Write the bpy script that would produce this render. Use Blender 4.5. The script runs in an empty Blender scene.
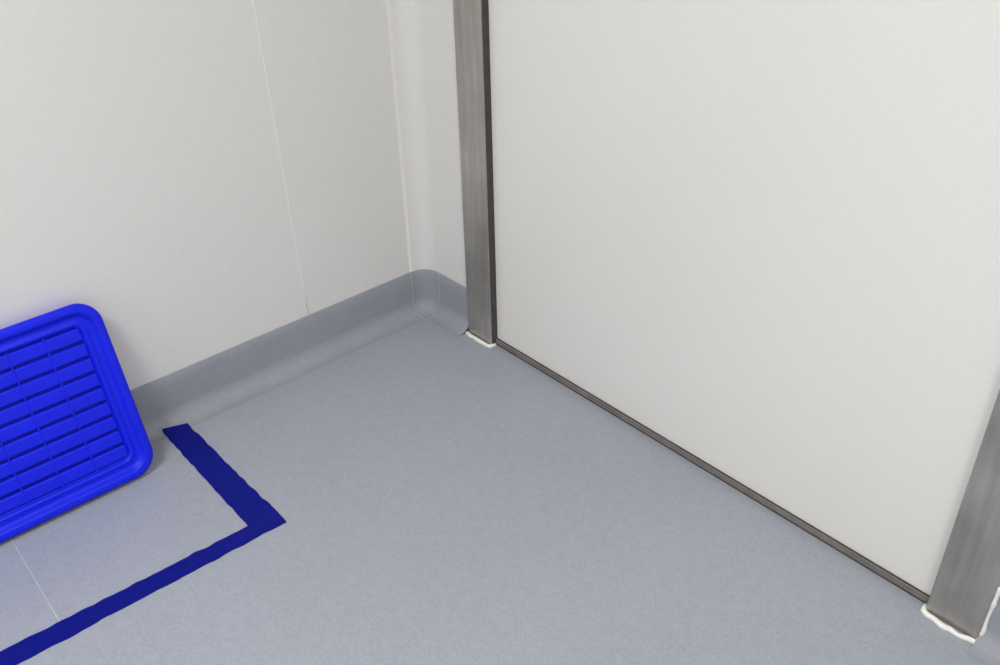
import bpy, bmesh, math, random
from mathutils import Vector, Matrix, noise
random.seed(4)
S=bpy.context.scene
S.view_settings.view_transform='Standard'; S.view_settings.look='None'
def lin(r,g,b):
    f=lambda c:(c/255/12.92) if c/255<=.04045 else ((c/255+.055)/1.055)**2.4
    return (f(r),f(g),f(b),1)
def mat(name,col,rough=.5,metal=0,n1=None,bump=None,spec=.5):
    m=bpy.data.materials.new(name); m.use_nodes=True; nt=m.node_tree; b=nt.nodes['Principled BSDF']
    b.inputs['Base Color'].default_value=col; b.inputs['Roughness'].default_value=rough
    b.inputs['Metallic'].default_value=metal; b.inputs['Specular IOR Level'].default_value=spec
    tc=nt.nodes.new('ShaderNodeTexCoord')
    if n1:
        prev=None
        for (sc,det,amt,strx) in n1:
            mp=nt.nodes.new('ShaderNodeMapping'); mp.inputs['Scale'].default_value=strx
            nt.links.new(tc.outputs['Object'],mp.inputs['Vector'])
            no=nt.nodes.new('ShaderNodeTexNoise'); no.inputs['Scale'].default_value=sc; no.inputs['Detail'].default_value=det
            nt.links.new(mp.outputs[0],no.inputs['Vector'])
            mr=nt.nodes.new('ShaderNodeMapRange'); mr.inputs[1].default_value=.3; mr.inputs[2].default_value=.7
            mr.inputs[3].default_value=1-amt; mr.inputs[4].default_value=1+amt
            nt.links.new(no.outputs[0],mr.inputs[0])
            if prev is None: prev=mr.outputs[0]
            else:
                mm=nt.nodes.new('ShaderNodeMath'); mm.operation='MULTIPLY'
                nt.links.new(prev,mm.inputs[0]); nt.links.new(mr.outputs[0],mm.inputs[1]); prev=mm.outputs[0]
        vm=nt.nodes.new('ShaderNodeVectorMath'); vm.operation='SCALE'; vm.inputs[0].default_value=col[:3]
        nt.links.new(prev,vm.inputs['Scale']); nt.links.new(vm.outputs[0],b.inputs['Base Color'])
    if bump:
        no=nt.nodes.new('ShaderNodeTexNoise'); no.inputs['Scale'].default_value=bump[0]; no.inputs['Detail'].default_value=3
        nt.links.new(tc.outputs['Object'],no.inputs['Vector'])
        bp=nt.nodes.new('ShaderNodeBump'); bp.inputs['Strength'].default_value=bump[1]; bp.inputs['Distance'].default_value=bump[2]
        nt.links.new(no.outputs[0],bp.inputs['Height']); nt.links.new(bp.outputs[0],b.inputs['Normal'])
    return m
one=(1,1,1)
M_wall=mat('wall_panel_white',lin(220,219,217),.45,n1=[(1.2,2,.015,one),(60,2,.012,one)],bump=(3,.05,.01))
M_door=mat('door_laminate_white',lin(227,226,222),.4,n1=[(1.5,2,.012,one),(90,2,.012,one)])
M_ceil=mat('ceiling_white',lin(225,225,222),.7,n1=[(5,2,.01,one)])
M_floor=mat('vinyl_floor_grey_blue',lin(154,159,169),.5,n1=[(150,2,.06,one),(45,3,.035,one),(2.5,3,.025,one)],bump=(200,.1,.001))
M_cove=mat('vinyl_skirting_grey',lin(148,152,160),.55,n1=[(150,2,.05,one),(8,3,.04,one)],spec=.3)
M_weld=mat('weld_bead_light_grey',lin(178,179,182),.5,n1=[(40,2,.05,one)])
M_steel=mat('brushed_stainless_steel',lin(174,171,166),.36,metal=.75,n1=[(12,4,.12,(6,6,.5)),(5,3,.2,(1,1,1))])
M_gasket=mat('door_seal_grey',lin(122,118,113),.6,n1=[(30,3,.16,one)],spec=.2)
M_dark=mat('door_seal_and_reveal_dark',lin(80,74,71),.7,n1=[(30,3,.1,one)],spec=.2)
M_caulk=mat('silicone_sealant_white',lin(240,238,232),.5,n1=[(50,2,.04,one)])
M_tape=mat('floor_marking_tape_blue',lin(5,16,122),.6,n1=[(60,3,.12,one)],spec=.15)
M_blue=mat('blue_plastic',lin(3,26,222),.45,n1=[(20,2,.05,one)],spec=.3)
M_bluedk=mat('blue_plastic_recess_shade',lin(3,16,160),.55,n1=[(20,2,.05,one)],spec=.2)  # same blue plastic, shade between the slats put into the colour
M_bead=mat('panel_joint_bead',lin(236,235,233),.5,n1=[(40,2,.02,one)])

def obj(name,bm,mats,smooth=False,parent=None):
    me=bpy.data.meshes.new(name); bmesh.ops.recalc_face_normals(bm,faces=bm.faces); bm.to_mesh(me); bm.free()
    for m in (mats if isinstance(mats,(list,tuple)) else [mats]): me.materials.append(m)
    if smooth:
        for p in me.polygons: p.use_smooth=True
    o=bpy.data.objects.new(name,me); S.collection.objects.link(o)
    if parent: o.parent=parent
    return o
def box(bm,a,b,mi=0,bev=0):
    c=[(a[i]+b[i])/2 for i in range(3)]; s=[abs(b[i]-a[i]) for i in range(3)]
    r=bmesh.ops.create_cube(bm,size=1,matrix=Matrix.Translation(c)@Matrix.Diagonal((*s,1)))
    fs=set(f for v in r['verts'] for f in v.link_faces)
    for f in fs: f.material_index=mi
    if bev:
        es=list(set(e for v in r['verts'] for e in v.link_edges))
        bmesh.ops.bevel(bm,geom=es,offset=bev,segments=3,profile=.5,affect='EDGES')
def tube(bm,pts,rad,seg=8,mi=0,flat=1):
    rings=[]
    for i,p in enumerate(pts):
        p=Vector(p); t=(Vector(pts[min(i+1,len(pts)-1)])-Vector(pts[max(i-1,0)])).normalized()
        ref=Vector((0,0,1)) if abs(t.z)<.9 else Vector((1,0,0))
        a=t.cross(ref).normalized(); b=t.cross(a).normalized()
        r=rad*(1+.35*noise.noise(p*60)) if flat==1 else rad
        rings.append([bm.verts.new(p+a*r*math.cos(k*2*math.pi/seg)+b*r*math.sin(k*2*math.pi/seg)) for k in range(seg)])
    for A,B in zip(rings,rings[1:]):
        for k in range(seg): bm.faces.new((A[k],A[(k+1)%seg],B[(k+1)%seg],B[k])).material_index=mi
    bm.faces.new(rings[0]); bm.faces.new(rings[-1])

# ---------- room ----------
H=2.5; X1=3.6; Y1=-3.2
XJ,XR,JW=.288,1.526,.098
bm=bmesh.new(); box(bm,(-.1,Y1-.1,-.08),(X1+.1,.2,0)); obj('floor',bm,M_floor)
bm=bmesh.new(); box(bm,(-.1,Y1-.1,H),(X1+.1,.2,H+.08)); obj('ceiling',bm,M_ceil)
R=.055
bm=bmesh.new(); box(bm,(-.1,Y1-.1,0),(0,.2,H)); obj('wall_left',bm,M_wall)
bm=bmesh.new()
box(bm,(0,0,0),(XJ-JW+.01,.1,H)); box(bm,(XR+JW-.01,0,0),(X1+.1,.1,H)); box(bm,(XJ-JW,0,2.12),(XR+JW,.1,H))
box(bm,(XJ-JW,.1,0),(XR+JW,.16,H))
obj('wall_right',bm,M_wall)
bm=bmesh.new(); box(bm,(X1,Y1-.1,0),(X1+.1,0,H)); obj('wall_back',bm,M_wall)
bm=bmesh.new(); box(bm,(0,Y1-.1,0),(X1,Y1,H)); obj('wall_front',bm,M_wall)
# rounded hygienic corner strip
bm=bmesh.new(); N=14
def arc(r,cx,cy,t): a=math.pi-t*math.pi/2; return (cx+r*math.cos(a),cy+r*math.sin(a))
prof=[(0,-R-.008),(.0007,-R-.0065),(.0009,-R)]+[arc(R-.0009,R,-R,i/N) for i in range(N+1)]+[(R+.012,-.0006),(R+.02,0)]
lo=[bm.verts.new((x,y,.13)) for x,y in prof]; hi=[bm.verts.new((x,y,H)) for x,y in prof]
for i in range(len(prof)-1): bm.faces.new((lo[i],lo[i+1],hi[i+1],hi[i]))
obj('trim_1',bm,M_wall,True)
bm=bmesh.new()
tube(bm,[(-.0004,-.3925-.0135*t,.13+t*.81/1) for t in [i/10 for i in range(30)]],.0015,6,flat=0)
obj('trim_2',bm,M_bead,True)

# ---------- coved skirting ----------
C=.045; HS=.135; TH=.003
def skirt_prof():
    P=[(0,HS),(TH*.6,HS),(TH,HS-.002)]
    P+=[(TH,HS-.03),(TH,C+.002)]
    rr=C-TH
    for i in range(11):
        a=i/10*math.pi/2
        P.append((TH+rr-rr*math.cos(a), rr-rr*math.sin(a)+.0004))
    P.append((C+.006,.0002))
    return P
SP=skirt_prof()
def sweep(bm,stations):
    rows=[[bm.verts.new(st(d,z)) for d,z in SP] for st in stations]
    for A,B in zip(rows,rows[1:]):
        for k in range(len(SP)-1): bm.faces.new((A[k],A[k+1],B[k+1],B[k]))
RC=.058
st=[lambda d,z,y=y:Vector((d,y,z)) for y in [Y1]+[-3+i*.1 for i in range(30)]+[-RC]]
for i in range(1,13):
    def f(d,z,t=i/12):
        x,y=arc(max(RC-d,.004),RC,-RC,t); return Vector((x,y,z))
    st.append(f)
bm=bmesh.new(); sweep(bm,st[:-6]); obj('baseboard_left',bm,M_cove,True)
bm=bmesh.new(); sweep(bm,st[-7:]+[lambda d,z,x=x:Vector((x,-d,z)) for x in (.1,.15,XJ-JW)])
s=[lambda d,z,x=x:Vector((x,-d,z)) for x in (XR+JW,2,2.5,3,X1)]
sweep(bm,s); obj('baseboard_right',bm,M_cove,True)
bm=bmesh.new()
tube(bm,[st[31](d,z)+Vector((.0008,0,.0006)) for d,z in SP[2:]],.0013,6)
tube(bm,[st[-1](d,z)+Vector((0,-.0005,.0004)) for d,z in SP[2:]],.0008,6)
obj('trim_3',bm,M_weld,True)
bm=bmesh.new(); tube(bm,[(.05+i*.1,-1.2285-.002*i*.5,-.0009) for i in range(5)],.0017,8); obj('trim_4',bm,M_weld,True)

# ---------- door ----------
P_=.011; DY=.010
bm=bmesh.new()
box(bm,(XJ+.003,DY,.006),(XR-.004,.055,2.05),0,.001)
box(bm,(XJ+.002,DY-.004,.004),(XR-.002,DY+.001,.0185),1,.001)
box(bm,(XJ+.002,DY-.0045,.0185),(XR-.002,DY+.001,.0205),2,0)
box(bm,(XJ+.002,DY-.005,.0),(XR-.002,DY+.02,.0045),2,0)
obj('door_1',bm,[M_door,M_gasket,M_dark])
bm=bmesh.new()
box(bm,(XJ-JW,-P_,.0),(XJ,.1,2.14),0,.003)
box(bm,(XR,-P_,.0),(XR+JW,.1,2.14),0,.003)
box(bm,(XJ-JW,-P_,2.05),(XR+JW,.1,2.14),0,.003)
box(bm,(XJ-.0005,-P_+.004,.0),(XJ+.0025,DY+.01,2.05),1)  # thin dark strip over the left jamb's door-side reveal face
fr=obj('door_frame',bm,[M_steel,M_dark])
def wob(pts,amp):
    out=[]
    for a,b in zip(pts,pts[1:]):
        a=Vector(a);b=Vector(b); k=max(2,int((b-a).length/.006))
        for i in range(k):
            p=a.lerp(b,i/k); out.append(p+Vector((noise.noise(p*45),noise.noise(p*45+Vector((9,3,1))),0))*amp)
    out.append(Vector(pts[-1])); return out
bm=bmesh.new()
tube(bm,wob([(XJ-JW-.001,-.02,.002),(XJ-JW+.004,-P_-.005,.002),(XJ-.03,-P_-.010,.002),(XJ,-P_-.005,.002),(XJ+.004,.002,.002)],.005),.0055,8)
tube(bm,wob([(XR-.000,.000,.002),(XR+.001,-P_-.004,.002),(XR+.03,-P_-.010,.002),(XR+.07,-P_-.010,.002),(XR+JW+.001,-P_-.006,.003),(XR+JW+.003,-.004,.006)],.008),.0052,8)
tube(bm,wob([(XR+JW+.002,-.006,.002),(XR+JW+.002,-.004,.14)],.002),.0042,8)
tube(bm,[(XR+JW+.001,-.001,.12),(XR+JW+.001,-.001,2.1)],.0025,6)
obj('sealant',bm,M_caulk,True,fr)

# ---------- floor marking tape ----------
def cz(x):
    if x>=C: return .0016
    rr=C-TH; return rr-math.sqrt(max(rr*rr-(C-x)**2,0))+.0026
def edge(a,b,n): 
    return [(a[0]+(b[0]-a[0])*i/n, a[1]+(b[1]-a[1])*i/n) for i in range(n+1)]
O=edge((.033,-.777),(.496,-.775),60)+edge((.496,-.775),(.480,-1.328),60)[1:]+edge((.480,-1.328),(.464,-1.95),60)[1:]
I=edge((.020,-.838),(.451,-.842),60)+edge((.451,-.842),(.428,-1.340),60)[1:]+edge((.428,-1.340),(.406,-1.95),60)[1:]
bm=bmesh.new(); rows=[]
for (a,b) in zip(O,I):
    def w(p):
        v=Vector((p[0]*38,p[1]*38,0)); return (p[0]+.0036*noise.noise(v),p[1]+.0036*noise.noise(v+Vector((7,7,7))))
    a=w(a);b=w(b); rows.append([bm.verts.new((a[0],a[1],cz(a[0]))),bm.verts.new((b[0],b[1],cz(b[0])))])
for A,B in zip(rows,rows[1:]): bm.faces.new((A[0],A[1],B[1],B[0]))
r=bmesh.ops.extrude_face_region(bm,geom=bm.faces[:])
for v in [g for g in r['geom'] if isinstance(g,bmesh.types.BMVert)]: v.co.z-=.001
obj('floor_marking_tape',bm,M_tape)

# ---------- blue plastic tray leaning on wall ----------
W,HT,T=.62,.420,.036
def rr_loop(inset,rad,n,segs=10):
    x0,x1,y0,y1=inset,W-inset,inset,HT-inset; L=[]
    for cx,cy,a0 in ((x1-rad,y1-rad,0),(x0+rad,y1-rad,90),(x0+rad,y0+rad,180),(x1-rad,y0+rad,270)):
        for i in range(segs+1):
            a=math.radians(a0+90*i/segs); L.append((cx+rad*math.cos(a),cy+rad*math.sin(a),n))
    return L
bm=bmesh.new()
loops=[(.026,.035,0),(.014,.042,0),(.009,.046,.003),(.004,.05,.020),(.0,.053,.024),(.0,.053,.030),(.002,.051,.034),(.006,.048,T),(.016,.042,T),(.020,.038,T-.002),(.024,.034,T-.009),(.029,.03,T-.011),(.036,.026,T-.011),(.040,.024,T-.008),(.045,.02,T-.008),(.048,.018,T-.013),(.050,.016,T-.019)]
rings=[[bm.verts.new(p) for p in rr_loop(*l)] for l in loops]
for A,B in zip(rings,rings[1:]):
    n=len(A)
    for k in range(n): bm.faces.new((A[k],A[(k+1)%n],B[(k+1)%n],B[k]))
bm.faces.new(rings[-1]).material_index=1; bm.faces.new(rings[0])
rows_n=9; y0,y1=.050,HT-.050; pitch=(y1-y0)/rows_n
for i in range(rows_n):
    a=y0+i*pitch+.0028; b=y0+(i+1)*pitch-.0028
    box(bm,(.050,a,T-.020),(W-.050,b,T-.0120),0,.004)
for j in range(1,7):
    x=.05+j*(W-.10)/7
    box(bm,(x-.0018,.049,T-.020),(x+.0018,HT-.049,T-.0107),0,.001)
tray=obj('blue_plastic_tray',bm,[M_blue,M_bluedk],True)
th=math.asin(.118/HT)
ex=Vector((0,1,0)); ey=Vector((-math.sin(th),0,math.cos(th))); ez=Vector((math.cos(th),0,math.sin(th)))
org=Vector((.120,-.901-W,.001))
mw=Matrix.Identity(4)
for i,v in enumerate((ex,ey,ez)):
    for k in range(3): mw[k][i]=v[k]
for k in range(3): mw[k][3]=org[k]
tray.matrix_world=mw
tray.modifiers.new('wn','WEIGHTED_NORMAL')

# ---------- ceiling light fitting ----------
M_em=bpy.data.materials.new('light_diffuser'); M_em.use_nodes=True
b=M_em.node_tree.nodes['Principled BSDF']; b.inputs['Emission Color'].default_value=(1,.98,.95,1); b.inputs['Emission Strength'].default_value=5
def lamp(n,x,y,sx,sy,e):
    bm=bmesh.new(); box(bm,(x-sx/2-.03,y-sy/2-.03,H-.06),(x+sx/2+.03,y+sy/2+.03,H),0,.01)
    box(bm,(x-sx/2,y-sy/2,H-.066),(x+sx/2,y+sy/2,H-.058),1,.003); obj(n,bm,[M_ceil,M_em])
    l=bpy.data.lights.new(n+'_glow','AREA'); l.shape='RECTANGLE'; l.size=sx; l.size_y=sy; l.energy=e; l.color=(1,.985,.965)
    o=bpy.data.objects.new(n+'_glow',l); o.location=(x,y,H-.07); S.collection.objects.link(o)
lamp('ceiling_light',1.1,-2.1,.6,.6,34)
lamp('ceiling_light.001',2.6,-1.3,.6,.6,26)
wd=bpy.data.worlds.new('W'); S.world=wd; wd.use_nodes=True; wd.node_tree.nodes['Background'].inputs[0].default_value=(.8,.82,.85,1); wd.node_tree.nodes['Background'].inputs[1].default_value=.1

# ---------- camera ----------
a,p,r=[math.radians(t) for t in (49.0466,32.795,-1.4447)]
fw=Vector((-math.sin(a)*math.cos(p),math.cos(a)*math.cos(p),-math.sin(p)))
rt0=Vector((math.cos(a),math.sin(a),0)); up0=rt0.cross(fw)
rt=rt0*math.cos(r)+up0*math.sin(r); up=up0*math.cos(r)-rt0*math.sin(r)
cd=bpy.data.cameras.new('camera'); cd.sensor_width=36; cd.lens=922.3183/1000*36; cd.clip_start=.01
co=bpy.data.objects.new('camera',cd); S.collection.objects.link(co)
m=Matrix.Identity(4)
for i,v in enumerate((rt,up,-fw)):
    for k in range(3): m[k][i]=v[k]
for k,v in enumerate((1.8913,-1.369,1.398)): m[k][3]=v
co.matrix_world=m; S.camera=co
